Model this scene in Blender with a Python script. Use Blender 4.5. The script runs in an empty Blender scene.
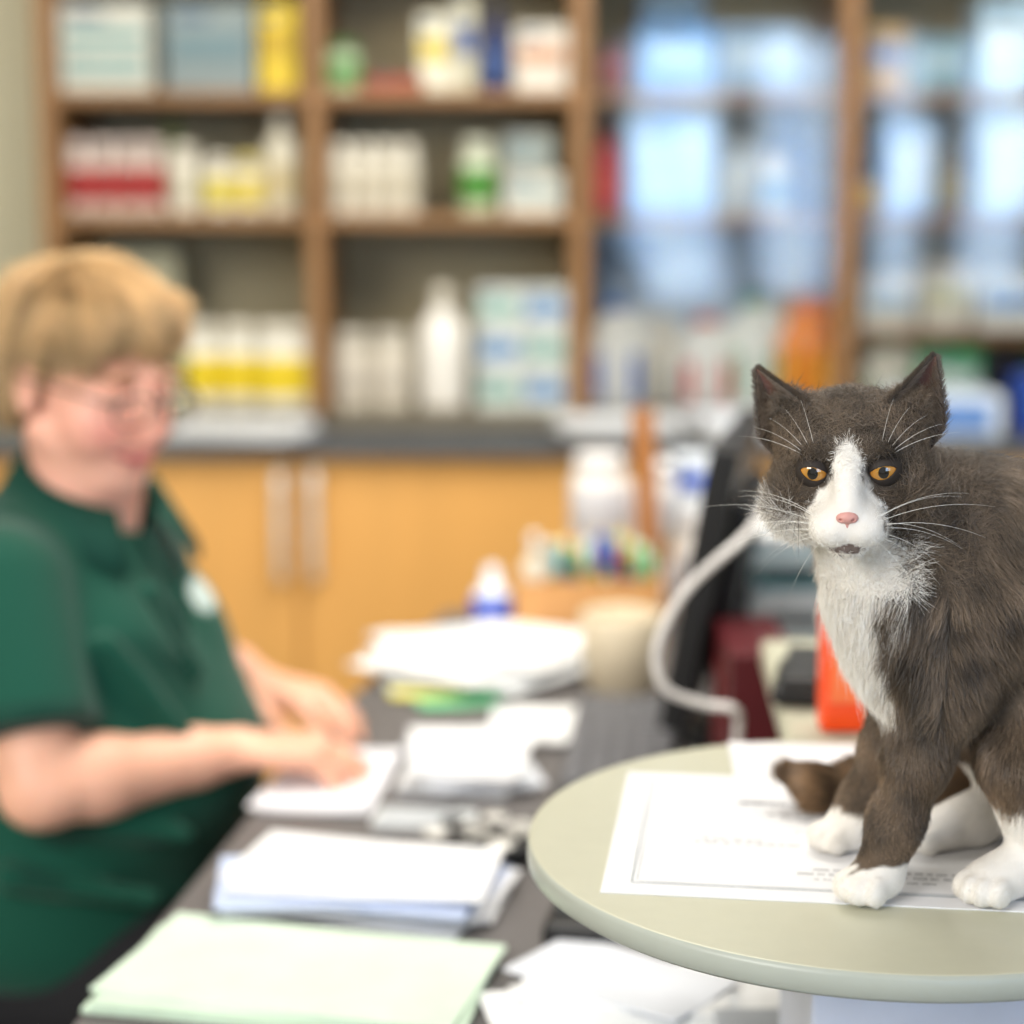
import bpy,bmesh,math,random
import numpy as np
from mathutils import Vector,Matrix
random.seed(7); rng=np.random.default_rng(7)
sc=bpy.context.scene
try:
    sc.view_settings.view_transform='Standard'
    sc.view_settings.look='None'
except Exception as e: print(e)

# ------------------------------------------------------------ materials
def s(r,g,b):
    f=lambda c:(c/255/12.92) if c/255<=.04045 else ((c/255+.055)/1.055)**2.4
    return (f(r),f(g),f(b))
def M(name,col,rough=.6,metal=0.,var=.06,scale=25.,attr=None,trans=0.,spec=.4,kind='noise',bump=0.,sss=0.,emit=0.,sheen=0.):
    m=bpy.data.materials.new(name); m.use_nodes=True
    nt=m.node_tree; n=nt.nodes; L=nt.links; p=n['Principled BSDF']
    tc=n.new('ShaderNodeTexCoord')
    if kind=='wood':
        mp=n.new('ShaderNodeMapping'); mp.inputs['Scale'].default_value=(6,6,.7)
        L.new(tc.outputs['Object'],mp.inputs['Vector'])
        t=n.new('ShaderNodeTexNoise'); t.inputs['Scale'].default_value=scale; t.inputs['Detail'].default_value=4
        L.new(mp.outputs['Vector'],t.inputs['Vector'])
    else:
        t=n.new('ShaderNodeTexNoise'); t.inputs['Scale'].default_value=scale; t.inputs['Detail'].default_value=3
        L.new(tc.outputs['Object'],t.inputs['Vector'])
    fac=t.outputs['Fac']
    mix=n.new('ShaderNodeMixRGB'); L.new(fac,mix.inputs[0])
    if attr:
        a=n.new('ShaderNodeAttribute'); a.attribute_name=attr
        mix.inputs[1].default_value=(1-var,)*3+(1,); mix.inputs[2].default_value=(1+var,)*3+(1,)
        mu=n.new('ShaderNodeMixRGB'); mu.blend_type='MULTIPLY'; mu.inputs[0].default_value=1
        L.new(a.outputs['Color'],mu.inputs[1]); L.new(mix.outputs[0],mu.inputs[2]); out=mu.outputs[0]
    else:
        mix.inputs[1].default_value=tuple(c*(1-2*var) for c in col)+(1,)
        mix.inputs[2].default_value=tuple(min(1,c*(1+2*var)) for c in col)+(1,); out=mix.outputs[0]
    L.new(out,p.inputs['Base Color'])
    p.inputs['Roughness'].default_value=rough; p.inputs['Metallic'].default_value=metal
    p.inputs['Specular IOR Level'].default_value=spec
    p.inputs['Transmission Weight'].default_value=trans
    if sss:
        p.inputs['Subsurface Weight'].default_value=sss; p.inputs['Subsurface Scale'].default_value=.01
    if emit:
        L.new(out,p.inputs['Emission Color']); p.inputs['Emission Strength'].default_value=emit
    if sheen: p.inputs['Sheen Weight'].default_value=sheen
    if bump:
        b=n.new('ShaderNodeBump'); b.inputs['Strength'].default_value=bump; b.inputs['Distance'].default_value=.002
        L.new(fac,b.inputs['Height']); L.new(b.outputs[0],p.inputs['Normal'])
    return m
_mc={}
def C(r,g,b,rough=.5,**k):
    key=(r,g,b,rough)
    if key not in _mc: _mc[key]=M('paint_%d_%d_%d'%(r,g,b),s(r,g,b),rough,**k)
    return _mc[key]
white=C(240,240,238); black=C(22,22,24,.4)

# ------------------------------------------------------------ builder
def empty(name,loc=(0,0,0)):
    e=bpy.data.objects.new(name,None); sc.collection.objects.link(e); e.location=loc; e.empty_display_size=.05
    return e
def link(name,me,parent=None):
    o=bpy.data.objects.new(name,me); sc.collection.objects.link(o)
    if parent: o.parent=parent
    return o
class B:
    def __init__(self): self.bm=bmesh.new(); self.mats=[]
    def mi(self,m):
        if m not in self.mats: self.mats.append(m)
        return self.mats.index(m)
    def add(self,bm,mat,smooth=False):
        if mat is not None:
            i=self.mi(mat)
            for f in bm.faces: f.material_index=i
        for f in bm.faces: f.smooth=smooth
        me=bpy.data.meshes.new('t'); bm.to_mesh(me); bm.free(); self.bm.from_mesh(me); bpy.data.meshes.remove(me)
    def box(self,c,sz,mat,rz=0,bev=0,R=None,seg=2):
        bm=bmesh.new(); bmesh.ops.create_cube(bm,size=1)
        bmesh.ops.scale(bm,vec=sz,verts=bm.verts)
        if bev: bmesh.ops.bevel(bm,geom=list(bm.edges),offset=min(bev,min(sz)*.45),segments=seg,affect='EDGES',profile=.6)
        m=Matrix.Translation(c)@(R.to_4x4() if R else Matrix.Rotation(rz,4,'Z'))
        bmesh.ops.transform(bm,matrix=m,verts=bm.verts); self.add(bm,mat,False)
    def lathe(self,prof,c,mats,seg=28,R=None,sx=1,sy=1):
        bm=bmesh.new(); rings=[]
        for r,z in prof:
            rings.append([bm.verts.new((r*sx*math.cos(2*math.pi*i/seg),r*sy*math.sin(2*math.pi*i/seg),z)) for i in range(seg)])
        for k in range(len(rings)-1):
            m=mats[min(k,len(mats)-1)] if isinstance(mats,list) else mats
            for i in range(seg):
                j=(i+1)%seg
                f=bm.faces.new((rings[k][i],rings[k][j],rings[k+1][j],rings[k+1][i])); f.material_index=self.mi(m)
        m0=mats[0] if isinstance(mats,list) else mats; m1=mats[-1] if isinstance(mats,list) else mats
        if prof[0][0]>1e-5: f=bm.faces.new(rings[0][::-1]); f.material_index=self.mi(m0)
        if prof[-1][0]>1e-5: f=bm.faces.new(rings[-1]); f.material_index=self.mi(m1)
        M4=Matrix.Translation(c)@(R.to_4x4() if R else Matrix.Identity(4))
        bmesh.ops.transform(bm,matrix=M4,verts=bm.verts); self.add(bm,None,True)
    def tube(self,pts,r,mat,seg=10,closed=False,taper=None):
        pts=[Vector(p) for p in pts]; n=len(pts); bm=bmesh.new(); rings=[]
        up=Vector((0,0,1))
        for i,p in enumerate(pts):
            if closed: t=pts[(i+1)%n]-pts[i-1]
            else: t=pts[min(i+1,n-1)]-pts[max(i-1,0)]
            t.normalize(); a=t.cross(up)
            if a.length<.05: a=t.cross(Vector((1,0,0)))
            a.normalize(); b=t.cross(a)
            rr=r*(taper[i] if taper else 1)
            rings.append([bm.verts.new(p+a*rr*math.cos(2*math.pi*k/seg)+b*rr*math.sin(2*math.pi*k/seg)) for k in range(seg)])
        for i in range(n if closed else n-1):
            A=rings[i]; D=rings[(i+1)%n]
            for k in range(seg):
                j=(k+1)%seg; bm.faces.new((A[k],A[j],D[j],D[k]))
        if not closed: bm.faces.new(rings[0][::-1]); bm.faces.new(rings[-1])
        bmesh.ops.recalc_face_normals(bm,faces=bm.faces); self.add(bm,mat,True)
    def prism(self,poly,z0,z1,mat,bev=0):
        bm=bmesh.new(); a=[bm.verts.new((x,y,z0)) for x,y in poly]; b=[bm.verts.new((x,y,z1)) for x,y in poly]
        n=len(poly); bm.faces.new(a[::-1]); bm.faces.new(b)
        for i in range(n): j=(i+1)%n; bm.faces.new((a[i],a[j],b[j],b[i]))
        if bev: bmesh.ops.bevel(bm,geom=list(bm.edges),offset=bev,segments=2,affect='EDGES')
        bmesh.ops.recalc_face_normals(bm,faces=bm.faces); self.add(bm,mat)
    def sheet(self,c,w,d,mat,rz=0,curl=.004,seed=0,th=.0006):
        r=random.Random(seed); bm=bmesh.new(); n=8; g=[]
        ph=r.uniform(0,6)
        for i in range(n+1):
            row=[]
            for j in range(n+1):
                u=i/n-.5; v=j/n-.5
                z=curl*(abs(u*v)*3*(.6+.4*math.sin(ph+3*u)))+curl*.3*max(0,math.sin(ph+4*v))
                row.append(bm.verts.new((u*w,v*d,z)))
            g.append(row)
        for i in range(n):
            for j in range(n): bm.faces.new((g[i][j],g[i+1][j],g[i+1][j+1],g[i][j+1]))
        ex=bmesh.ops.extrude_face_region(bm,geom=list(bm.faces))
        vs=[e for e in ex['geom'] if isinstance(e,bmesh.types.BMVert)]
        bmesh.ops.translate(bm,vec=(0,0,th),verts=vs)
        bmesh.ops.recalc_face_normals(bm,faces=bm.faces)
        bmesh.ops.transform(bm,matrix=Matrix.Translation(c)@Matrix.Rotation(rz,4,'Z'),verts=bm.verts); self.add(bm,mat)
    def obj(self,name,parent=None):
        me=bpy.data.meshes.new(name); self.bm.to_mesh(me); self.bm.free()
        for m in self.mats: me.materials.append(m)
        return link(name,me,parent)
def spline(pts,n=8):
    P=[Vector(p) for p in pts]; P=[P[0]*2-P[1]]+P+[P[-1]*2-P[-2]]; out=[]
    for i in range(1,len(P)-2):
        for k in range(n):
            t=k/n; a,b,c,d=P[i-1:i+3]
            out.append(.5*((2*b)+(c-a)*t+(2*a-5*b+4*c-d)*t*t+(3*b-a-3*c+d)*t**3))
    out.append(P[-2]); return out

# ------------------------------------------------------------ SDF modelling
def RX(a): c,q=math.cos(a),math.sin(a); return np.array([[1,0,0],[0,c,-q],[0,q,c]])
def RY(a): c,q=math.cos(a),math.sin(a); return np.array([[c,0,q],[0,1,0],[-q,0,c]])
def RZ(a): c,q=math.cos(a),math.sin(a); return np.array([[c,-q,0],[q,c,0],[0,0,1]])
class SDF:
    def __init__(self,R=np.eye(3),o=(0,0,0)): self.p=[]; self.R=R; self.o=np.array(o,float)
    def frame(self,R,o): self.R=R; self.o=np.array(o,float); return self
    def w(self,v): return self.R@np.array(v,float)+self.o
    def cap(self,a,ra,b,rb,k=.01,sub=False,clip=None):
        self.p.append(('c',self.w(a),ra,self.w(b),rb,k,sub,clip))
    def ell(self,c,r,k=.01,sub=False,R=None):
        RR=self.R if R is None else self.R@R
        if np.isscalar(r): r=(r,r,r)
        self.p.append(('e',self.w(c),np.array(r,float),RR,None,k,sub,None))
    def chain(self,pts,k=.01):
        for (a,ra),(b,rb) in zip(pts[:-1],pts[1:]): self.cap(a,ra,b,rb,k)
    def mesh(self,name,h,planes=()):
        lo=np.full(3,1e9); hi=-lo
        bb=[]
        for q in self.p:
            if q[0]=='c':
                l=np.minimum(q[1]-q[2],q[3]-q[4]); u=np.maximum(q[1]+q[2],q[3]+q[4])
            else:
                e=np.abs(q[3])@q[2]; l=q[1]-e; u=q[1]+e
            bb.append((l,u))
            if not q[6]: lo=np.minimum(lo,l); hi=np.maximum(hi,u)
        lo-=4*h+.004; hi+=4*h+.004
        n=np.ceil((hi-lo)/h).astype(int)+1
        F=np.full(n,.5,np.float32)
        for q,(l,u) in zip(self.p,bb):
            k=q[5]; mrg=k+3*h+.01
            i0=np.clip(np.floor((l-mrg-lo)/h).astype(int),0,n); i1=np.clip(np.ceil((u+mrg-lo)/h).astype(int)+1,0,n)
            if (i1<=i0).any(): continue
            ax=[(lo[a]+h*np.arange(i0[a],i1[a])).astype(np.float32) for a in range(3)]
            X,Y,Z=np.meshgrid(*ax,indexing='ij'); P=np.stack([X,Y,Z],-1)
            if q[0]=='c':
                a,b=q[1],q[3]; ab=b-a; d2=max(ab@ab,1e-12)
                t=np.clip(((P-a)@ab)/d2,0,1)
                d=np.linalg.norm(P-a-t[...,None]*ab,axis=-1)-(q[2]+(q[4]-q[2])*t)
                if q[7] is not None:
                    nn=ab/math.sqrt(d2); d=np.maximum(d,(P-b)@nn-q[7])
            else:
                L=(P-q[1])@q[3]; r=q[2]
                k0=np.linalg.norm(L/r,axis=-1); k1=np.linalg.norm(L/(r*r),axis=-1)+1e-9
                d=np.where(k0>1e-4,k0*(k0-1)/k1,-r.min())
            sl=tuple(slice(i0[a],i1[a]) for a in range(3)); G=F[sl]
            if q[6]:
                d=-d; hh=np.clip(.5-.5*(G-d)/k,0,1); F[sl]=G*(1-hh)+d*hh+k*hh*(1-hh)
            else:
                hh=np.clip(.5+.5*(G-d)/k,0,1); F[sl]=G*(1-hh)+d*hh-k*hh*(1-hh)
        if len(planes):
            X,Y,Z=np.meshgrid(*[lo[a]+h*np.arange(n[a]) for a in range(3)],indexing='ij'); P=np.stack([X,Y,Z],-1)
            for pt,nn in planes: F=np.maximum(F,(P-np.array(pt))@np.array(nn))
        return nets(name,F.astype(np.float32),lo,h)
def nets(name,F,lo,h):
    n=F.shape; ins=F<0
    sub=lambda A,d:A[d[0]:n[0]-1+d[0],d[1]:n[1]-1+d[1],d[2]:n[2]-1+d[2]]
    cnt=np.zeros([q-1 for q in n],np.float32); pos=np.zeros(cnt.shape+(3,),np.float32)
    for ax in range(3):
        for a in (0,1):
            for b in (0,1):
                d0=[0,0,0]; d0[(ax+1)%3]=a; d0[(ax+2)%3]=b; d1=list(d0); d1[ax]=1
                f0=sub(F,d0); f1=sub(F,d1); m=(f0<0)!=(f1<0)
                t=np.where(m,f0/np.where(m,f0-f1,1),0)
                for k in range(3):
                    if k==ax: pos[...,k]+=t
                    elif d0[k]: pos[...,k]+=m
                cnt+=m
    act=cnt>0; idx=np.full(cnt.shape,-1,int); idx[act]=np.arange(act.sum())
    V=lo+h*(np.argwhere(act)+pos[act]/cnt[act][:,None])
    Q=[]
    for ax in range(3):
        b=(ax+1)%3; c=(ax+2)%3
        s0=[slice(1,-1)]*3; s1=[slice(1,-1)]*3; s0[ax]=slice(0,-1); s1[ax]=slice(1,None)
        A=ins[tuple(s0)]; D=ins[tuple(s1)]; g=np.argwhere(A!=D); fl=A[tuple(g.T)]
        off=np.array([1,1,1]); off[ax]=0; g=g+off
        q=[]
        for ob,oc in ((-1,-1),(0,-1),(0,0),(-1,0)):
            e=g.copy(); e[:,b]+=ob; e[:,c]+=oc; q.append(idx[tuple(e.T)])
        q=np.stack(q,1); q[~fl]=q[~fl][:,::-1]; Q.append(q)
    Q=np.concatenate(Q); Q=Q[(Q>=0).all(1)]
    me=bpy.data.meshes.new(name); me.from_pydata(V.tolist(),[],Q.tolist()); me.update()
    me.polygons.foreach_set('use_smooth',np.ones(len(Q),bool)); me.update()
    return me
def verts(me):
    a=np.empty(len(me.vertices)*3,np.float32); me.vertices.foreach_get('co',a); return a.reshape(-1,3)
def normals(me):
    a=np.empty(len(me.vertices)*3,np.float32); me.vertices.foreach_get('normal',a); return a.reshape(-1,3)
def setcol(me,c):
    at=me.attributes.new('col','FLOAT_COLOR','POINT')
    c4=np.concatenate([c,np.ones((len(c),1))],1).astype(np.float32); at.data.foreach_set('color',c4.ravel())
def relax(me,it=2):
    E=np.empty(len(me.edges)*2,np.int32); me.edges.foreach_get('vertices',E); E=E.reshape(-1,2); V=verts(me).astype(float)
    deg=np.bincount(E.ravel(),minlength=len(V))[:,None]+1e-9
    for i in range(it):
        for lam in (.55,-.56):
            S=np.zeros_like(V)
            for a in range(3): S[:,a]=np.bincount(E[:,0],V[E[:,1],a],len(V))+np.bincount(E[:,1],V[E[:,0],a],len(V))
            V+=lam*(S/deg-V)
    me.vertices.foreach_set('co',V.astype(np.float32).ravel()); me.update()
def sample(me,n):
    me.calc_loop_triangles(); T=np.empty(len(me.loop_triangles)*3,np.int32); me.loop_triangles.foreach_get('vertices',T); T=T.reshape(-1,3)
    V=verts(me); N=normals(me); a,b,c=V[T[:,0]],V[T[:,1]],V[T[:,2]]
    ar=np.linalg.norm(np.cross(b-a,c-a),axis=1); i=rng.choice(len(T),n,p=ar/ar.sum())
    u=rng.random((n,1)); v=rng.random((n,1)); m=(u+v)>1; u=np.where(m,1-u,u); v=np.where(m,1-v,v)
    P=a[i]+u*(b[i]-a[i])+v*(c[i]-a[i]); Nn=N[T[i,0]]*(1-u-v)+N[T[i,1]]*u+N[T[i,2]]*v
    return P,nrm(Nn)
def nrm(v): return v/(np.linalg.norm(v,axis=-1,keepdims=True)+1e-9)
def strands(name,P,N,D,Lg,col,mat,parent,lift=.45,rad=.00018,jit=.25,K=5,root=.001,grad=(.6,1.25)):
    n=len(P); T=D-(D*N).sum(1,keepdims=True)*N; T=nrm(T+rng.normal(0,jit,(n,3))*.6)
    T=nrm(T-(T*N).sum(1,keepdims=True)*N); lift=np.asarray(lift,float).reshape(-1,1)
    d0=nrm(T+N*lift*(1+rng.normal(0,.25,(n,1)))); bend=T*.5-N*lift*.35+rng.normal(0,jit*.35,(n,3))
    sarr=np.linspace(0,1,K)[None,:,None]; L=Lg.reshape(-1,1,1)
    pos=(P-N*root)[:,None,:]+L*(sarr*d0[:,None,:]+sarr**2*.45*bend[:,None,:])
    cv=bpy.data.hair_curves.new(name); cv.add_curves([K]*n)
    cv.attributes['position'].data.foreach_set('vector',pos.astype(np.float32).ravel())
    ra=cv.attributes.get('radius') or cv.attributes.new('radius','FLOAT','POINT')
    rr=np.broadcast_to(rad*(1-.85*np.linspace(0,1,K)**1.5)[None,:],(n,K)).astype(np.float32); ra.data.foreach_set('value',np.ascontiguousarray(rr).ravel())
    ca=cv.attributes.new('col','FLOAT_COLOR','POINT')
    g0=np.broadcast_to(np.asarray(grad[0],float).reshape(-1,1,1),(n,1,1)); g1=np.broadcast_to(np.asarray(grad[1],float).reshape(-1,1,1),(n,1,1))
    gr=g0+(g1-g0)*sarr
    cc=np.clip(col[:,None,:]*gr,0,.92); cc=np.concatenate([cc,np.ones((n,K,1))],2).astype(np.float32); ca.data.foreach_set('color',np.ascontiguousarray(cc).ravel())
    cv.materials.append(mat); return link(name,cv,parent)
def hairmat(name,rough=.45,spec=.35):
    m=bpy.data.materials.new(name); m.use_nodes=True; n=m.node_tree.nodes; L=m.node_tree.links; p=n['Principled BSDF']
    a=n.new('ShaderNodeAttribute'); a.attribute_name='col'; L.new(a.outputs['Color'],p.inputs['Base Color'])
    p.inputs['Roughness'].default_value=rough; p.inputs['Specular IOR Level'].default_value=spec; return m
def fnoise(P,sc_,seed=0):
    r=np.random.default_rng(seed); out=np.zeros(len(P))
    for i in range(6):
        k=nrm(r.normal(size=3))*sc_*(.6+.25*i); out+=np.sin(P@k+r.uniform(0,6.28))
    return out/6**.5*1.0

# ============================================================ ROOM
b=B(); b.box((0.2,.8,-.05),(5.4,7,.1),M('vinyl_floor',s(150,145,135),.4,scale=8)); b.obj('floor')
wallm=M('wall_paint',s(206,200,172),.8,scale=5,var=.02)
b=B(); b.box((0.2,4.1,1.35),(5.2,.12,2.7),wallm); b.obj('wall_back')
b=B(); b.box((-2.35,1,1.35),(.1,7,2.7),wallm); b.obj('wall_left')
b=B(); b.box((0.2,4.03,.05),(5.0,.02,.1),C(190,180,160)); b.obj('baseboard_back')
# window wall behind the camera (its daylight is what the cabinet glass reflects)
b=B(); FY=-2.45
b.box((1.6,FY,.42),(2.6,.1,.84),wallm); b.box((1.6,FY,2.42),(2.6,.1,.56),wallm)
for x0,x1 in ((.30,.56),(1.06,1.20),(1.62,1.80),(2.05,2.22),(2.60,2.9)): b.box(((x0+x1)/2,FY,1.49),(x1-x0,.1,1.30),wallm)
b.obj('wall_front')
skyg=bpy.data.materials.new('daylit_window'); skyg.use_nodes=True; n_=skyg.node_tree; p_=n_.nodes['Principled BSDF']; p_.inputs['Base Color'].default_value=(.1,.1,.1,1)
t_=n_.nodes.new('ShaderNodeTexNoise'); t_.inputs['Scale'].default_value=2.5; c_=n_.nodes.new('ShaderNodeValToRGB'); n_.links.new(t_.outputs['Fac'],c_.inputs[0])
c_.color_ramp.elements[0].position=.35; c_.color_ramp.elements[0].color=(.30,.55,1,1); c_.color_ramp.elements[1].position=.65; c_.color_ramp.elements[1].color=(.75,.90,1,1)
n_.links.new(c_.outputs[0],p_.inputs['Emission Color']); p_.inputs['Emission Strength'].default_value=10.5
for i,(x0,x1) in enumerate(((.56,1.06),(1.20,1.62),(1.80,2.05),(2.22,2.60))):
    we=empty('window_%d'%(i+1))
    b=B(); b.box(((x0+x1)/2,FY-.01,1.49),(x1-x0,.01,1.30),skyg); b.obj('pane',we)
    b=B()
    for x in (x0+.015,x1-.015): b.box((x,FY+.01,1.49),(.03,.06,1.30),white)
    for z in (.855,1.78,2.125): b.box(((x0+x1)/2,FY+.01,z),(x1-x0,.06,.03),white)
    b.obj('frame',we)

# ============================================================ CABINETS
wood=M('shelf_wood',s(136,98,58),.5,kind='wood',scale=5,var=.12)
door=M('door_veneer',s(226,170,96),.42,kind='wood',scale=3,var=.05)
steel=M('brushed_steel',s(232,230,224),.35,.4)
cab=empty('glazed_shelf_cabinet')
b=B()
Y0,Y1=3.62,4.02
posts=[-.865,-.368,.128,.628,1.13,1.63]
for x in posts: b.box((x,(Y0+Y1)/2,1.58),(.034,Y1-Y0,1.30),wood,bev=.003)
for z in (1.328,1.556,1.80): b.box((.38,(Y0+Y1)/2-.000,z-.011),(2.5,Y1-Y0-.03,.022),wood,bev=.002)
b.box((.38,(Y0+Y1)/2,.944),(2.5,Y1-Y0,.024),C(120,112,96)); b.box((.38,(Y0+Y1)/2,2.24),(2.53,Y1-Y0,.03),wood)
b.box((1.13,(Y0+Y1)/2,1.10),(.98,Y1-Y0-.03,.02),wood)
b.obj('frame',cab)
b=B(); b.box((.38,4.01,1.58),(2.5,.02,1.28),M('cabinet_back',s(182,170,138),.8,scale=4)); b.obj('back_panel',cab)
gm=bpy.data.materials.new('cabinet_glass'); gm.use_nodes=True; nt=gm.node_tree; nt.nodes.clear()
o_=nt.nodes.new('ShaderNodeOutputMaterial'); mx=nt.nodes.new('ShaderNodeMixShader'); tr=nt.nodes.new('ShaderNodeBsdfTransparent'); gl=nt.nodes.new('ShaderNodeBsdfGlossy')
tr.inputs[0].default_value=(.99,.99,.985,1); gl.inputs['Roughness'].default_value=.06
fr=nt.nodes.new('ShaderNodeFresnel'); fr.inputs[0].default_value=1.55
nt.links.new(fr.outputs[0],mx.inputs[0]); nt.links.new(tr.outputs[0],mx.inputs[1]); nt.links.new(gl.outputs[0],mx.inputs[2]); nt.links.new(mx.outputs[0],o_.inputs[0])
b=B()
for i in (2,3,4):
    x0=posts[i]+.018; x1=posts[i+1]-.018; m_=(x0+x1)/2
    b.box((m_,Y0+.006,1.59),(x1-x0,.004,1.25),gm)
b.obj('glass_panes',cab)

base=empty('base_cupboard')
b=B(); b.box((.2,3.77,.46),(3.0,.48,.86),door); b.obj('carcass',base)
b=B()
seams=[-1.3,-.99,-.395,.2,.795,1.39]
for a,c in zip(seams[:-1],seams[1:]): b.box(((a+c)/2,3.518,.49),(c-a-.005,.02,.79),door,bev=.003)
b.obj('doors',base)
b=B()
for x in (-.428,-.366,.76,.83):
    b.tube(spline([(x,3.508,.86),(x,3.475,.85),(x,3.468,.80),(x,3.468,.72),(x,3.475,.67),(x,3.508,.66)],5),.010,steel)
b.obj('handles',base)
b=B(); b.box((.2,3.75,.907),(3.06,.56,.034),M('worktop_laminate',s(88,90,92),.3,scale=120,var=.15),bev=.004); b.obj('worktop',base)
b=B(); b.box((.2,3.58,.04),(3.0,.04,.08),C(70,60,50)); b.obj('plinth',base)

# ---- products
def pbox(b,x,z,w,h,d,col,lab,y=3.66,bands=((.55,.3),)):
    b.box((x,y+d/2,z+h/2),(w,d,h),C(*col),bev=.003)
    for (cz,ch) in bands: b.box((x,y-.0008,z+h*cz),(w*.86,.002,h*ch),C(*lab))
    b.box((x-w*.2,y-.0015,z+h*.85),(w*.4,.002,h*.08),C(60,90,120))
def pot(b,x,z,r,h,body,lab,cap,y=3.67):
    prof=[(r*.92,0),(r,.004),(r,h*.15),(r*1.01,h*.16),(r*1.01,h*.62),(r,h*.63),(r,h*.72),(r*.8,h*.8),(r*.78,h*.82),(r*.86,h*.82),(r*.86,h*.98),(r*.8,h)]
    ms=[C(*body)]*3+[C(*lab)]+[C(*body)]*4+[C(*cap)]*3
    b.lathe(prof,(x,y+r,z),ms,seg=24)
def bottle(b,x,z,r,h,body,lab,cap,y=3.67):
    prof=[(r*.9,0),(r,.006),(r,h*.12),(r*1.01,h*.13),(r*1.01,h*.5),(r,h*.51),(r,h*.62),(r*.8,h*.72),(r*.4,h*.8),(r*.32,h*.84),(r*.4,h*.84),(r*.4,h*.97),(r*.3,h)]
    ms=[C(*body)]*3+[C(*lab)]+[C(*body)]*5+[C(*cap)]*3
    b.lathe(prof,(x,y+r,z),ms,seg=24)
def jug(b,x,z,w,h,body,lab,cap,y=3.65):
    b.lathe([(.42*w,0),(.5*w,.01),(.5*w,h*.5),(.47*w,h*.66),(.3*w,h*.82),(.17*w,h*.88),(.15*w,h*.9),(.19*w,h*.9),(.19*w,h*.99),(.1*w,h)],(x,y+w*.4,z),[C(*body)]*6+[C(*cap)]*3,seg=20,sy=.75)
    b.box((x,y+.014,z+h*.3),(w*.72,.012,h*.42),C(*lab),bev=.003)
    b.tube(spline([(x+w*.16,y+w*.3,z+h*.88),(x+w*.42,y+w*.28,z+h*.84),(x+w*.5,y+w*.28,z+h*.62),(x+w*.42,y+w*.28,z+h*.5)],5),w*.07,C(*body))
W=(222,216,200)
za,zb,zt,zc=1.556,1.328,1.80,.956
# bay A
b=B(); pbox(b,-.76,za,.17,.16,.18,(190,190,178),(90,146,146),bands=((.62,.12),(.35,.08),(.2,.06))); pbox(b,-.565,za,.165,.16,.18,(122,134,134),(98,122,128),bands=((.5,.3),)); pbox(b,-.437,za,.07,.16,.15,(206,178,40),(176,146,24)); b.obj('medicine_boxes')
b=B()
for i in range(4): pot(b,-.825+.047*i,zb,.0225,.14,(206,190,178),(160,52,50),(212,196,188))
pot(b,-.625,zb,.028,.13,W,(200,195,175),W)
b.obj('red_label_pill_pots')
b=B(); pot(b,-.56,zb,.028,.11,W,(206,190,76),W); pot(b,-.502,zb,.026,.11,W,(214,194,86),(214,198,120)); bottle(b,-.44,zb,.033,.19,(210,204,184),(190,175,136),W); bottle(b,-.66,zb,.026,.19,(100,115,60),(150,150,80),(80,95,50),y=3.76); b.obj('supplement_bottles')
b=B()
for x in (-.60,-.53,-.46,-.415): pot(b,x,zc,.036,.165,(226,222,208),(214,188,34),W,y=3.65+.02*(x<-.5))
b.obj('yellow_label_pots')
b=B(); pbox(b,-.74,zc,.16,.30,.2,(180,178,150),(204,202,180),y=3.8); pbox(b,-.69,zc,.1,.17,.12,(175,175,150),(110,140,110),y=3.67); b.obj('storage_cartons')
# bay B
b=B(); pot(b,-.32,za,.034,.09,(190,200,170),(80,140,70),(70,120,65)); pbox(b,-.22,za,.12,.028,.12,(140,54,42),(160,80,50)); pbox(b,-.145,za+.0,.06,.14,.1,(214,210,190),(200,176,60)); pbox(b,-.09,za,.04,.17,.1,(190,185,162),(60,86,140)); bottle(b,-.032,za,.026,.16,(34,46,90),(56,80,130),(30,40,80)); pbox(b,.055,za,.1,.12,.12,(208,202,190),(184,140,110)); b.obj('assorted_medicines')
b=B()
for i in range(4): pot(b,-.325+.042*i,zb,.0215,.135,(214,208,192),(190,182,162),W)
for i in range(4): pot(b,-.325+.042*i,zb,.02,.125,(206,202,192),(195,188,170),W,y=3.75)
pot(b,-.065,zb,.036,.14,(200,205,180),(70,130,50),(200,203,184)); pbox(b,.04,zb,.11,.075,.1,(200,197,184),(146,165,165)); pbox(b,.03,zb+.076,.09,.075,.1,(146,150,142),(120,138,138)); b.obj('white_pill_pots')
b=B()
for i in range(2): pot(b,-.31+.075*i,zc,.038,.15,(208,200,184),(192,184,170),(202,196,182))
bottle(b,-.135,zc,.047,.235,(236,232,224),(226,222,214),W); b.obj('surgical_scrub_bottles')
b=B()
for i in range(2):
    for j in range(3): pbox(b,-.025+.088*i,zc+.079*j,.085,.077,.12,(204,208,202),((100,138,180) if (i+j)%2 else (134,170,160)),bands=((.5,.45),))
b.obj('glove_boxes')
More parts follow.
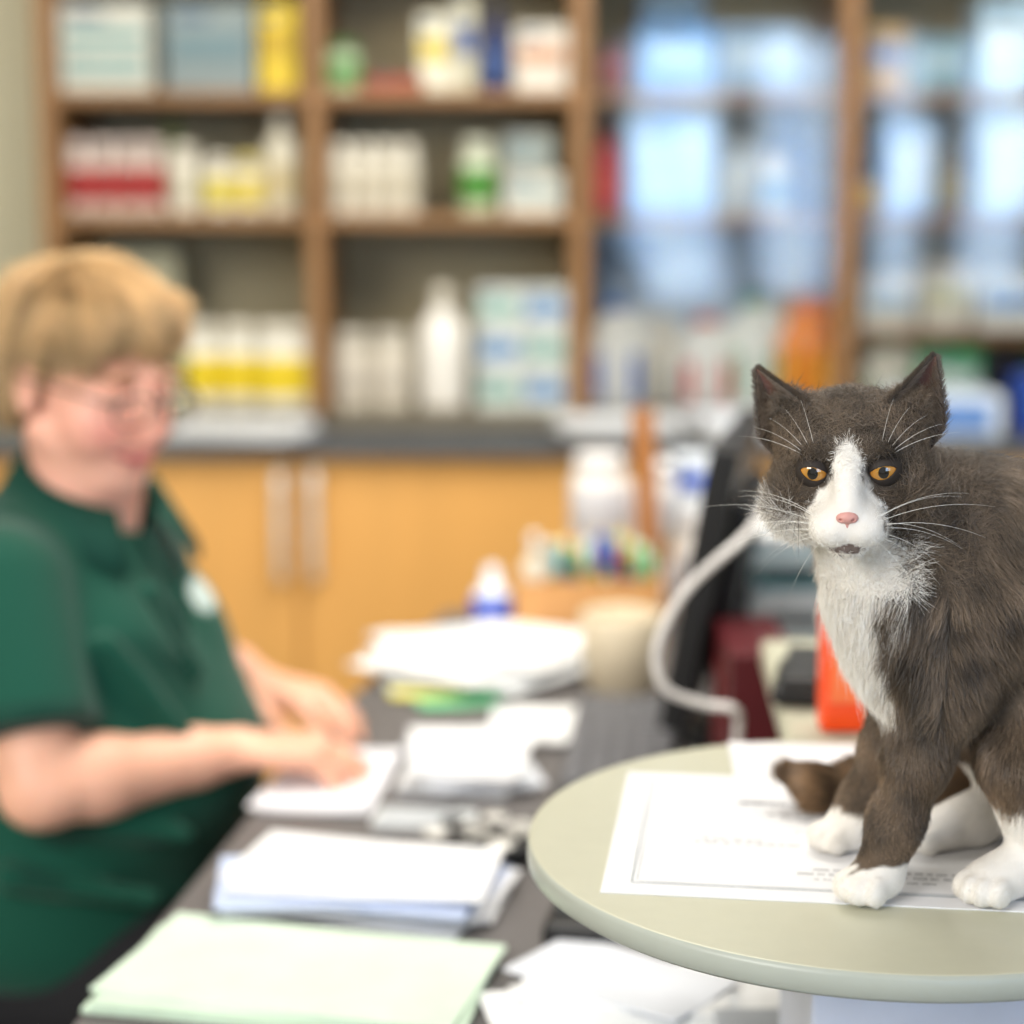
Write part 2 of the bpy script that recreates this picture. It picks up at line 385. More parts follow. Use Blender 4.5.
# bay C
b=B(); pbox(b,.19,za,.05,.08,.1,(110,46,50),(150,70,70)); pbox(b,.31,za,.14,.12,.14,(80,140,200),(150,190,225)); pbox(b,.30,za+.125,.12,.05,.12,(50,80,110),(80,120,150)); pbox(b,.465,za,.15,.12,.14,(140,170,200),(180,200,215)); pbox(b,.575,za,.05,.1,.1,(70,75,85),(120,130,140)); b.obj('blue_dressing_boxes')  # blue boxes are coloured to stand in for window reflections on the glass
b=B(); bottle(b,.18,zb,.028,.17,(175,35,40),(200,60,50),(100,30,30)); pbox(b,.30,zb,.165,.18,.16,(130,175,222),(170,200,228),bands=((.5,.7),)); pbox(b,.43,zb,.07,.13,.1,(170,180,185),(195,205,210)); pot(b,.50,zb,.03,.11,W,(110,150,175),W); bottle(b,.57,zb,.032,.18,(30,26,34),(60,50,50),(20,20,20)); b.obj('pale_blue_cartons')  # large pale-blue box imitates a window reflection; the rest are goods
b=B(); jug(b,.2,zc,.12,.21,(236,236,230),(60,110,200),(50,100,180)); jug(b,.29,zc,.09,.18,W,(90,150,210),W,y=3.73); jug(b,.375,zc,.12,.18,(236,236,230),(220,50,36),(206,50,40)); jug(b,.465,zc,.11,.22,(232,236,230),(60,160,110),(50,140,90)); b.obj('disinfectant_jugs')
b=B(); jug(b,.562,zc,.12,.22,(240,140,16),(246,180,60),(205,104,20)); bottle(b,.6,zc,.03,.26,(190,105,20),(205,135,40),(60,50,40),y=3.76); b.obj('orange_iodine_jugs')
b=B(); pbox(b,.32,zc+.0,.3,.34,.08,(150,180,210),(180,200,220),y=3.88,bands=((.5,.8),)); b.obj('dressing_carton')  # pale-blue slab carrying the imitated window reflection down behind the jugs
# bay D/E
b=B(); pbox(b,.70,za,.07,.12,.1,(185,145,50),(50,90,150)); pbox(b,.80,za,.1,.1,.1,(110,150,165),(170,195,205)); pbox(b,.93,za,.11,.17,.12,(190,222,245),(220,236,246)); pbox(b,1.04,za,.08,.13,.1,(80,130,90),(150,190,110)); bottle(b,1.2,za,.03,.15,W,(90,120,150),W); b.obj('assorted_medicines')  # the bluish-white box stands in for a bright window reflection
b=B(); pot(b,.675,zb,.028,.09,(60,60,45),(200,160,40),(40,40,40)); pbox(b,.755,zb,.09,.17,.12,(150,190,232),(200,220,240),bands=((.5,.7),)); bottle(b,.84,zb,.028,.15,(110,95,50),(150,130,60),(40,40,40)); pbox(b,.94,zb,.11,.2,.12,(190,222,246),(220,236,246),bands=((.5,.7),)); bottle(b,1.04,zb,.03,.15,(60,100,80),(130,160,120),(40,40,40)); b.obj('assorted_dressings')  # both pale-blue boxes stand in for window reflections, among ordinary bottles
b=B(); pbox(b,.72,1.11,.1,.1,.12,W,(150,180,200)); pbox(b,.83,1.11,.09,.12,.12,W,(200,200,160)); pbox(b,.95,1.11,.12,.1,.12,(235,235,225),(80,140,200)); pbox(b,1.07,1.11,.1,.13,.12,(70,140,80),(180,210,150)); b.obj('white_cartons')
b=B(); jug(b,.72,zc,.1,.13,W,(50,140,60),(50,140,60)); b.obj('hand_wash_jug')
b=B(); pbox(b,.84,zc,.12,.12,.1,(40,150,90),(210,226,215),y=3.66); pbox(b,1.06,zc,.1,.13,.1,(50,140,50),(230,210,60),y=3.64); b.obj('green_supply_boxes')
b=B()
for i,x in enumerate((-.8,-.6,-.3,-.1,.2,.4,.7,.9)): pbox(b,x,zt,.14,.16,.15,((200,200,190),(150,170,190),(215,190,120),(180,190,180))[i%4],(120,140,150))
b.obj('archive_cartons')
# things on worktop
def stack(name,c,w,d,n,th,cols,rz=0,jit=.02,rj=.08,seed=0,parent=None,top=None):
    r=random.Random(seed); b=B(); z=c[2]
    for i in range(n):
        m=C(*cols[r.randrange(len(cols))],.7)
        if top and i>=n-2: m=C(*top,.7)
        b.sheet((c[0]+r.uniform(-jit,jit),c[1]+r.uniform(-jit,jit),z),w,d,m,rz+r.uniform(-rj,rj),curl=.003,seed=seed*50+i,th=th*.9); z+=th
    return b.obj(name,parent)
PW=[(236,236,236),(226,229,232),(218,221,228)]
stack('paper_stack',(.2,3.52,.924),.2,.13,6,.006,PW,.1,seed=1)
stack('paper_stack',(-.5,3.52,.924),.24,.13,5,.005,PW,-.1,seed=2)
stack('paper_stack',(.42,3.52,.924),.16,.12,7,.006,PW,.3,seed=3)
b=B(); b.lathe([(.04,0),(.06,.01),(.075,.03),(.07,.032),(.05,.014),(.0,.012)],(.62,3.54,.924),C(180,200,220)); b.obj('kidney_dish')
b=B(); b.box((.80,3.54,.965),(.2,.13,.08),C(205,215,228),bev=.01); b.box((.80,3.474,.965),(.15,.004,.05),C(90,130,190)); b.obj('swab_carton')
b=B(); b.box((1.02,3.54,.98),(.16,.12,.11),C(35,70,160),bev=.01); b.box((1.02,3.479,.99),(.12,.004,.04),C(60,160,90)); b.obj('blue_supply_box')

# ============================================================ DESK
DZ=.76
deskm=M('desk_laminate',s(104,100,99),.45,scale=90,var=.06)
desk=empty('office_desk')
b=B(); b.prism([(-.375,1.0),(.62,1.0),(.62,2.76),(-.10,2.76),(-.200,2.25)],DZ-.03,DZ,deskm,.003); b.obj('top',desk)
b=B()
for p in ((-.2,1.1),(.56,1.1),(-.04,2.68),(.56,2.68)): b.box((p[0],p[1],.365),(.05,.05,.73),C(60,60,62),bev=.004)
b.box((.58,1.9,.4),(.02,1.5,.6),deskm); b.obj('legs',desk)
Z=DZ+.0005
MI=[(208,225,206),(214,230,212),(200,219,198)]
stack('mint_folder_stack',(-.165,1.408,Z),.285,.160,3,.004,MI,-.20,.008,.07,seed=5)
stack('letter_stack',(-.13,1.598,Z),.220,.125,10,.0028,[(226,230,236),(206,214,234),(190,202,230),(236,236,238)],-.10,.018,.24,seed=6,top=(236,236,238))  # blue-tinted sheets put the stack's bluish shadow into the paper colour
stack('loose_papers',(.09,1.370,Z),.16,.09,6,.002,PW,-.5,.035,.7,seed=8)
stack('loose_papers',(.19,1.33,Z),.18,.12,3,.002,PW,.2,.02,.4,seed=9)
stack('envelope_stack',(-.045,1.955,Z),.115,.16,9,.0030,PW,.06,.008,.20,seed=10,top=(236,236,238))
stack('form_under_hand',(-.192,1.925,Z),.115,.21,3,.0015,[(222,220,230),(230,230,236)],-.12,.005,.05,seed=11)
stack('document_pile',(-.030,2.42,Z),.23,.20,10,.003,PW,.5,.035,.6,seed=12,top=(238,238,238))
stack('document_pile',(.035,2.13,Z),.11,.14,4,.002,PW,-.1,.008,.15,seed=13)
b=B(); b.sheet((-.065,2.245,Z+.001),.10,.05,C(110,195,145),.3); b.sheet((-.105,2.275,Z+.003),.09,.04,C(225,215,110),.1); b.obj('sticky_notes')
# keys
b=B()
ky=1.735
for i in range(3):
    a=i*1.3; b.tube([(-.03+.02*i+.016*math.cos(t*.5236),ky-.01+.012*i+.016*math.sin(t*.5236),DZ+.006+.003*i) for t in range(12)],.002,steel,8,True)
for i in range(8):
    a=i*.8; x=-.015+.035*math.cos(a); y=ky+.03*math.sin(a)
    b.box((x,y,DZ+.006+.002*i),(.040,.008,.0026),steel if i%2 else C(50,48,46),rz=a); b.lathe([(.012,0),(.013,.001),(.012,.0025)],(x+.022*math.cos(a),y+.022*math.sin(a),DZ+.005+.002*i),C(45,43,42) if i%2 else steel,16)
b.box((.018,ky-.045,DZ+.010),(.055,.030,.018),black,rz=.4,bev=.006); b.box((-.03,ky-.03,DZ+.008),(.03,.02,.014),C(40,38,38),rz=-.5,bev=.004)
b.obj('key_bunch')
b=B(); b.box((-.085,1.79,DZ+.006),(.10,.05,.009),C(215,218,220,.2),rz=-.1,bev=.004); b.box((-.085,1.79,DZ+.0112),(.088,.04,.001),C(190,195,200,.15),rz=-.1); b.obj('smartphone')
b=B(); b.box((.062,1.515,DZ+.013),(.06,.10,.024),black,rz=-.2,bev=.008); b.box((.059,1.52,DZ+.026),(.04,.05,.002),C(60,66,70,.2),rz=-.2)
b.obj('card_reader')
# keyboard
kb=B(); kb.box((.120,2.02,DZ+.010),(.12,.36,.018),C(74,74,76),rz=-.1,bev=.005)
R_=Matrix.Rotation(-.1,3,'Z')
for i in range(5):
    for j in range(15):
        p=R_@Vector((-.044+.022*i,-.161+.023*j,0)); kb.box((.120+p.x,2.02+p.y,DZ+.022),(.018,.019,.007),C(104,104,108),rz=-.1,bev=.002,seg=1)
kb.obj('computer_keyboard')
# monitor, screen faces the seated woman
mon=empty('computer_monitor')
Rm=Matrix.Rotation(-.20,3,'Z')@Matrix.Rotation(.17,3,'Y')
mc=Vector((.228,2.10,.965)); mb=C(20,20,22,.45)
b=B(); b.box(mc,(.03,.38,.30),mb,R=Rm,bev=.004)
b.box(mc+Rm@Vector((.022,0,0)),(.03,.26,.18),mb,R=Rm,bev=.014); b.obj('casing',mon)
b=B(); b.box(mc+Rm@Vector((-.0155,0,.004)),(.002,.35,.265),C(36,40,46,.3),R=Rm); b.obj('screen',mon)
b=B(); b.box((.245,2.10,.86),(.035,.07,.19),mb,bev=.006); b.lathe([(.09,0),(.09,.008),(.07,.016),(.02,.02)],(.262,2.12,DZ),mb,32); b.obj('stand',mon)
# binder
b=B(); b.box((.243,1.88,DZ+.085),(.065,.17,.17),C(86,20,28,.5),bev=.004); b.box((.2095,1.88,DZ+.10),(.002,.05,.08),C(120,46,48)); b.obj('maroon_binder')
# paper trays
b=B()
for i in range(4):
    z=DZ+.005+.055*i; m=C(225,230,232,.3)
    b.box((.40,2.40,z),(.24,.30,.004),m); b.box((.281,2.40,z+.02),(.004,.30,.04),m); b.box((.519,2.40,z+.02),(.004,.30,.04),m); b.box((.40,2.548,z+.02),(.24,.004,.04),m)
    for k in range(5): b.box((.40+random.uniform(-.006,.006),2.395,z+.006+.006*k),(.21,.28,.004),C(*random.choice([(245,245,245),(200,225,225),(235,238,240),(140,180,185)]),.7),rz=random.uniform(-.04,.04))
for x in (.283,.517):
    for y in (2.26,2.54): b.box((x,y,DZ+.09),(.008,.008,.18),C(205,212,215,.3))
b.obj('paper_tray_stack')
# cable
b=B(); b.tube(spline([(.31,2.20,1.0),(.275,1.98,1.055),(.215,1.72,1.062),(.158,1.68,1.02),(.130,1.67,.968),(.138,1.67,.93),(.175,1.68,.912),(.200,1.68,.908),(.208,1.70,.885),(.205,1.74,.80),(.200,1.78,DZ+.006)],7),.0042,C(232,228,226,.4),10); b.obj('power_cable')
# organiser
b=B(); tan=M('organiser_wood',s(205,152,96),.5,kind='wood',scale=6)
ox,oy=.105,2.60
for dx,dy,w,d in ((0,-.055,.2,.006),(0,.055,.2,.006),(-.097,0,.006,.11),(.097,0,.006,.11),(0,0,.006,.11)): b.box((ox+dx,oy+dy,DZ+.045),(w,d,.088),tan)
b.box((ox,oy,DZ+.004),(.2,.11,.006),tan); b.obj('wooden_desk_organiser')
b=B(); cols=[(60,150,80),(50,90,190),(120,70,160),(40,170,190),(230,200,50),(200,50,60),(90,190,110),(240,240,240)]
for i in range(14):
    x=ox-.04+.0095*i; h=.11+random.uniform(0,.025); c=cols[i%8]; y=oy-.02+random.uniform(-.015,.03)
    b.lathe([(.005,0),(.006,.002),(.006,h*.7),(.0068,h*.71),(.0068,h),(.004,h+.004)],(x,y,DZ+.008),[C(*c)]*3+[C(*cols[(i+3)%8])]*2,12)
b.obj('marker_pens')
b=B(); bottle(b,ox-.075,DZ+.0075,.018,.14,W,(220,225,230),(235,235,235),y=oy-.03); pot(b,ox-.05,DZ+.0075,.017,.12,(230,225,215),(200,80,60),W,y=oy+.01); b.obj('correction_fluid_bottles')
b=B(); R2=Matrix.Rotation(-.06,3,'Y')@Matrix.Rotation(.1,3,'X'); b.box((ox+.082,oy+.01,DZ+.165),(.032,.006,.31),M('ruler_wood',s(176,116,64),.5,kind='wood'),R=R2,bev=.002); b.obj('wooden_ruler')
b=B()
for (x,z,r,h) in ((.11,0,.04,.12),(.19,0,.038,.12),(.26,0,.03,.16),(.125,.121,.042,.12),(.205,.121,.036,.11)): pot(b,x,DZ+.0+z,r,h,(234,230,226),(214,214,220),(232,230,230),y=2.67)
b.obj('white_tub_stack')
b=B(); pbox(b,.255,DZ+.162,.05,.08,.05,(225,232,240),(50,90,190),y=2.68); b.obj('plaster_box')
b=B(); b.lathe([(.026,0),(.029,.004),(.029,.05),(.027,.058),(.018,.07),(.012,.075),(.010,.098),(.006,.10)],(-.028,2.60,DZ),[C(30,80,210)]*3+[C(225,232,245)]*4,24); b.obj('glue_bottle')
b=B(); b.lathe([(.036,0),(.044,.005),(.050,.05),(.051,.095),(.048,.098),(.046,.09),(.042,.01),(0,.008)],(.135,2.31,DZ),M('cream_ceramic',s(216,202,176),.5),32); b.obj('cream_desk_pot')

# ============================================================ RECEPTION COUNTER + ROUND TABLE
TZ=.95; tcx,tcy,tr_=.238,1.209,.228
topm=M('table_laminate',s(192,191,170),.34,scale=60,var=.02)
rimm=M('table_edge_band',s(168,173,164),.35,scale=40,var=.03)
tb=empty('round_table')
b=B(); b.lathe([(0,TZ-.017),(tr_-.004,TZ-.017),(tr_,TZ-.014),(tr_,TZ-.003),(tr_-.0015,TZ),(tr_-.004,TZ),(0,TZ)],(tcx,tcy,0),[rimm,rimm,rimm,rimm,topm,topm],128); b.obj('top',tb)
b=B(); b.box((.268,1.22,(DZ+TZ-.017)/2),(.155,.14,TZ-.017-DZ-.001),M('pedestal_paint',s(214,218,232),.5),bev=.004); b.box((.268,1.22,DZ+.007),(.24,.24,.012),C(180,184,190),bev=.004); b.box((.268,1.22,TZ-.023),(.18,.18,.010),C(190,194,200),bev=.003); b.obj('pedestal',tb)
ct=empty('reception_counter')
b=B(); b.prism([(.215,1.440),(1.1,1.440),(1.1,1.78),(.238,1.78)],TZ-.026,TZ-.001,topm,.003); b.obj('top',ct)
b=B(); b.box((.44,1.62,(DZ+TZ-.026)/2),(.30,.20,TZ-.026-DZ-.001),C(196,192,172),bev=.003); b.box((.90,1.62,.462),(.30,.2,.922),C(196,192,172),bev=.003); b.obj('body',ct)
b=B(); b.box((.247,1.585,TZ+.008),(.045,.11,.016),black,rz=-.2,bev=.006); b.box((.247,1.585,TZ+.021),(.03,.12,.010),C(40,42,44),rz=-.2,bev=.004); b.obj('desk_telephone')
om=M('orange_plastic',s(244,80,26),.25,scale=50)
b=B(); b.box((.261,1.470,TZ+.052),(.036,.030,.104),om,bev=.005); b.box((.261,1.470,TZ+.108),(.02,.02,.012),om,bev=.004); b.box((.261,1.4535,TZ+.050),(.024,.002,.050),C(240,120,70)); b.obj('orange_box')

# documents on table
doc=empty('printed_certificate')
a=-.13; ux=np.array([math.cos(a),math.sin(a)]); uy=np.array([-math.sin(a),math.cos(a)])
o0=np.array([.0535,1.107]); wd,hd=.30,.245
cen=o0+ux*wd/2+uy*hd/2
paper=C(230,230,232,.6); ink=C(84,86,92,.7)
b=B(); b.box((cen[0],cen[1],TZ+.0006),(wd,hd,.0008),paper,rz=a); b.obj('sheet',doc)
b=B(); tz=TZ+.00115
def bar(u,v,w,h,m=ink):
    p=o0+ux*u+uy*v; b.box((p[0],p[1],tz),(w,h,.0002),m,rz=a)
lm=C(122,132,138,.7)
bar(wd/2,.018,wd-.036,.0009,lm); bar(wd/2,hd-.018,wd-.036,.0009,lm); bar(.018,hd/2,.0009,hd-.036,lm); bar(wd-.018,hd/2,.0009,hd-.036,lm)
bar(wd/2,.021,wd-.044,.0004,lm); bar(.021,hd/2,.0004,hd-.044,lm)
def textline(u0,u1,v,h=.0022):
    u=u0
    while u<u1:
        w=random.uniform(.003,.011); 
        k=u
        while k<u+w-.001: bar(k,v,.0009,h*random.uniform(.6,1.)); k+=.0017
        u+=w+.0025
for v,u0,u1,h in ((.210,.10,.15,.004),(.190,.085,.18,.003),(.182,.08,.19,.003),(.16,.10,.2,.003),(.15,.11,.19,.002),(.105,.06,.09,.0025),(.098,.055,.115,.0025),(.055,.13,.26,.003),(.047,.12,.27,.003),(.038,.13,.2,.002),(.125,.12,.22,.002)): textline(u0,u1,v,h)
b.obj('printed_text',doc)
b=B(); b.sheet((.222,1.345,TZ+.0016),.12,.145,paper,-.05,curl=.002,seed=77); b.sheet((.262,1.335,TZ+.003),.10,.13,C(232,232,235,.6),.1,curl=.002,seed=78); b.obj('loose_receipts')

# ============================================================ CAT
cat=empty('cat',(0,0,0))
th=math.radians(-12); Rh=RZ(th)@RY(math.radians(-2.5))@RX(math.radians(2)); Hc=np.array([.200,1.118,1.209])
EZ=.0045   # eye line above head centre
S=SDF()
# trunk
S.ell((.243,1.143,1.122),(.045,.050,.056),.03)
S.ell((.261,1.146,1.088),(.038,.047,.045),.03)
S.ell((.268,1.150,1.165),(.048,.046,.046),.03)
S.ell((.287,1.152,1.135),(.054,.055,.062),.03)
S.ell((.327,1.166,1.120),(.068,.062,.080),.03)
S.ell((.367,1.182,1.058),(.074,.070,.088),.03)
S.ell((.387,1.188,1.005),(.062,.064,.055),.03)
S.ell((.326,1.160,1.055),(.045,.05,.055),.02)
# neck
S.cap((.230,1.136,1.160),.043,(.214,1.130,1.195),.039,.03)
# front legs
S.chain([((.270,1.124,1.125),.036),((.261,1.118,1.080),.0265),((.245,1.112,1.035),.0185),((.232,1.108,.995),.0152),((.224,1.104,.972),.0148)],.012)
S.chain([((.257,1.172,1.12),.027),((.253,1.178,1.07),.0225),((.242,1.182,1.02),.0165),((.229,1.184,.985),.0148),((.219,1.186,.970),.0142)],.012)
def paw(c,ang,sz=1.):
    R=RZ(ang); S.frame(R,c)
    S.ell((0,0,0),(.017*sz,.0155*sz,.0115*sz),.006)
    for i,(dx,dy) in enumerate(((-.012,-.0105),(-.0165,-.0036),(-.0165,.0036),(-.012,.0105))): S.ell((dx*sz,dy*sz,-.0025),(.0085*sz,.0052*sz,.0078*sz),.003)
    S.frame(np.eye(3),(0,0,0))
paw((.218,1.098,.9625),.75,1.12); paw((.216,1.184,.9625),.35,1.05)
# hind legs
S.ell((.348,1.126,1.032),(.054,.036,.062),.02,R=RY(.25)); S.ell((.355,1.230,1.03),(.05,.03,.058),.02)
S.chain([((.312,1.115,1.030),.030),((.325,1.108,.995),.024),((.335,1.108,.972),.018)],.014)
S.chain([((.350,1.115,.968),.015),((.318,1.106,.968),.0155),((.300,1.100,.966),.0155)],.01)
paw((.290,1.096,.9630),.8,1.15)
S.chain([((.31,1.215,1.02),.025),((.335,1.215,.975),.017),((.30,1.195,.966),.0145),((.285,1.19,.965),.0145)],.014)
paw((.275,1.186,.9625),.4,1.1)
# tail
S.chain([((.42,1.21,.985),.020),((.415,1.262,.969),.017),((.36,1.285,.968),.015),((.29,1.280,.968),.014),((.240,1.266,.968),.0135),((.212,1.260,.968),.012),((.196,1.270,.974),.007)],.01)
# head
S.frame(Rh,Hc)
S.ell((0,.006,.006),(.0425,.046,.0395),.012)
for sx in (-1,1):
    S.ell((sx*(.026 if sx<0 else .029),-.008,-.018),(.0225,.027,.022),.014)
    S.ell((sx*.0090,-.0478,-.0262),(.0122,.0125,.0098),.004)
    S.ell((sx*.017,-.030,.0175),(.013,.010,.0065),.008)
    S.cap((sx*.027,.004,.024),.016,(sx*.034,.004,.034),.011,.012)
S.ell((0,-.036,-.022),(.0190,.020,.0165),.01)
S.cap((0,-.033,.014),.0095,(0,-.0535,-.0130),.0066,.008)
S.ell((0,-.0430,-.0375),(.0105,.0105,.0065),.004)
for sx in (-1,1): S.ell((sx*.0195,-.041,EZ),(.0098,.008,.0070),.004,sub=True)
S.frame(np.eye(3),(0,0,0))
me=S.mesh('body',.0021); relax(me,2)
fO=np.array([.215,1.145]); fF=np.array([-.95,-.31]); fL=np.array([.31,-.95])
def smooth(x,a,b): t=np.clip((x-a)/(b-a),0,1); return t*t*(3-2*t)
def istail(P): return ((P[:,1]>1.243)|((P[:,0]<.262)&(P[:,1]>1.215)))&(P[:,2]<.995)
def catcol(P,jit=True):
    q=(P-Hc)@Rh; n=len(P); z=P[:,2]
    nz=fnoise(P,420,3)*.0018+(rng.normal(0,.0007,n) if jit else 0)
    hw=smooth(.088-np.linalg.norm(q-np.array([0,-.01,-.005]),axis=1),0,.01)*(z>1.14)
    ax=np.abs(q[:,0]+.001)
    wz=np.interp(q[:,2],[-.05,-.040,-.030,-.023,-.014,-.002,.010,.020,.028],[.030,.030,.030,.028,.0200,.0115,.0085,.0060,-.003])
    wz=np.where((q[:,0]>0),np.minimum(wz,np.interp(q[:,2],[-.05,-.03,-.02],[.019,.023,.023])),wz)
    wh=smooth(wz+nz-ax,-.001,.0015)*smooth(-q[:,1],.012,.022)
    ruff=smooth(-q[:,2]+nz,.035,.040)*smooth(-q[:,1],-.025,-.01)*(q[:,0]<.036)
    ruff2=smooth(-q[:,2]+nz*2,.016,.024)*(q[:,0]<-.018)*smooth(-q[:,1],-.02,0)
    whead=np.clip(np.maximum(wh,np.maximum(ruff,ruff2)),0,1)
    lat=(P[:,:2]-fO)@fL; fw=(P[:,:2]-fO)@fF
    wc=np.interp(z,[1.02,1.04,1.06,1.09,1.12,1.15,1.19],[0,.012,.022,.030,.037,.044,.052])
    wch=smooth(wc+nz*3-np.abs(lat-.011),-.0025,.005)*smooth(fw,.0-.040,-.024)*(z>1.02)
    front=(P[:,0]<.262)
    wf=smooth(np.where(front&(P[:,1]<1.14),.9725,.980)+nz-z,-.001,.002)*front
    wb=smooth(1.005+nz*1.5-z,-.002,.003)*(~front)*(P[:,0]<.36)*(P[:,1]<1.235)
    w=np.maximum.reduce([np.where(hw>.5,whead,0),np.where(hw>.5,0,wch),wf,wb])
    tail=istail(P); w=np.where(tail,0,w)
    g=.95+.20*fnoise(P,90,5)+.20*fnoise(P,260,6)+.14*fnoise(P,600,7)
    g=g+.20*np.sin(P[:,0]*190+P[:,2]*90+2.2*fnoise(P,30,8))
    g=g*np.where(jit,1+rng.normal(0,.30,n),1)
    dark=np.array(s(98,84,70))[None]*np.clip(g,.25,2.6)[:,None]
    brown=np.array(s(118,94,70))[None]*np.clip(g,.35,2.4)[:,None]
    bw=np.clip(smooth(1.07-z,0,.06)*.35+tail*.7,0,1)[:,None]
    dark=dark*(1-bw)+brown*bw
    whc=np.array(s(242,237,230))[None]*(1+(rng.normal(0,.07,n)[:,None] if jit else 0))
    c=dark*(1-w[:,None])+whc*w[:,None]
    mo=(hw>.5)&(q[:,1]<-.04)&(np.abs(q[:,2]+.0345+np.abs(q[:,0])*.30)<.0011)&(ax<.009)
    c=np.where(mo[:,None],np.array(s(110,92,86))[None],c)
    mo=(hw>.5)&(q[:,1]<-.04)&(q[:,2]<-.0355)&(q[:,2]>-.0400)&(ax<.0075)
    c=np.where(mo[:,None],np.array(s(118,104,98))[None]*(.7+.6*rng.random(n))[:,None],c)
    er=np.min(np.stack([np.sqrt(((q[:,0]-sx*.0195)/.0112)**2+((q[:,2]-EZ)/.0078)**2) for sx in (-1,1)]),0)
    c=np.where(((er<1.08)&(hw>.5)&(q[:,1]<-.02))[:,None],c*.5,c)
    return np.clip(c,0,.92),w,q,hw
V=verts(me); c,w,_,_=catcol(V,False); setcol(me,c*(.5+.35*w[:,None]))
me.materials.append(M('cat_skin',(0,0,0),.8,attr='col',scale=200)); link('body',me,cat)
furm=hairmat('cat_fur',.36,.6)
P,N=sample(me,430000)
q=(P-Hc)@Rh
keep=(P[:,0]<.42)&(P[:,2]>.952)
for sx in (-1,1): keep&=~(((q[:,0]-sx*.0195)/.0092)**2+((q[:,2]-EZ)/.0064)**2<1)|(q[:,1]>-.02)
keep&=~((np.abs(q[:,0])<.0062)&(np.abs(q[:,2]+.0185)<.0048)&(q[:,1]<-.05))
P,N=P[keep],N[keep]; c,w,q,hw=catcol(P)
n=len(P); z=P[:,2]; H=hw>.5
D=np.tile(np.array([.45,.05,-.9]),(n,1))
leg=z<1.06; D[leg]=[.05,0,-1]
pawm=z<.980; D[pawm]=[-.6,-.5,-.35]
tail=istail(P); D[tail]=[-1,.1,.1]
chest=((P[:,:2]-fO)@fF>-.02)&(z>1.06); D[chest]=[-.25,-.1,-.95]
D=D+np.stack([fnoise(P,170,21),fnoise(P,170,22),fnoise(P,170,23)],1)*.18
nose=np.array([0,-.062,-.014]); dn=q-nose; dn=dn+np.array([0,.03,0]); 
dn[:,2]-= (q[:,2]<-.01)*.015
D=np.where(H[:,None],dn@Rh.T,D)
rn=np.linalg.norm(q-nose,axis=1)
Lh=np.interp(rn,[0,.012,.03,.05,.075,.1],[.0016,.0024,.0042,.0062,.0085,.012])
cheek=(np.abs(q[:,0])>.028)&(q[:,2]<-.005)&H
Lh=np.where(cheek,np.maximum(Lh,.0125),Lh)
Lb=np.where(z<.978,.0034,np.where(z<1.05,.0072,.0105)); Lb=np.where(chest,.0155,Lb); Lb=np.where(tail,.013,Lb)
Lb=np.where((z>=.978)&(z<1.03)&(~tail),np.interp(z,[.978,1.03],[.004,.0075]),Lb)
Lg=np.where(H,Lh,Lb)*rng.uniform(.55,1.2,n)
long_=rng.random(n)<.025; Lg=np.where(long_&(z>.985),Lg*1.5,Lg)
lift=np.where(long_,.5,.32); lift=np.where(chest,lift+.04,lift)
strands('fur_coat',P,N,D,Lg,c,furm,cat,lift=lift,rad=.00017,jit=.18,K=4,grad=(.45+.35*w,1.6-.52*w))

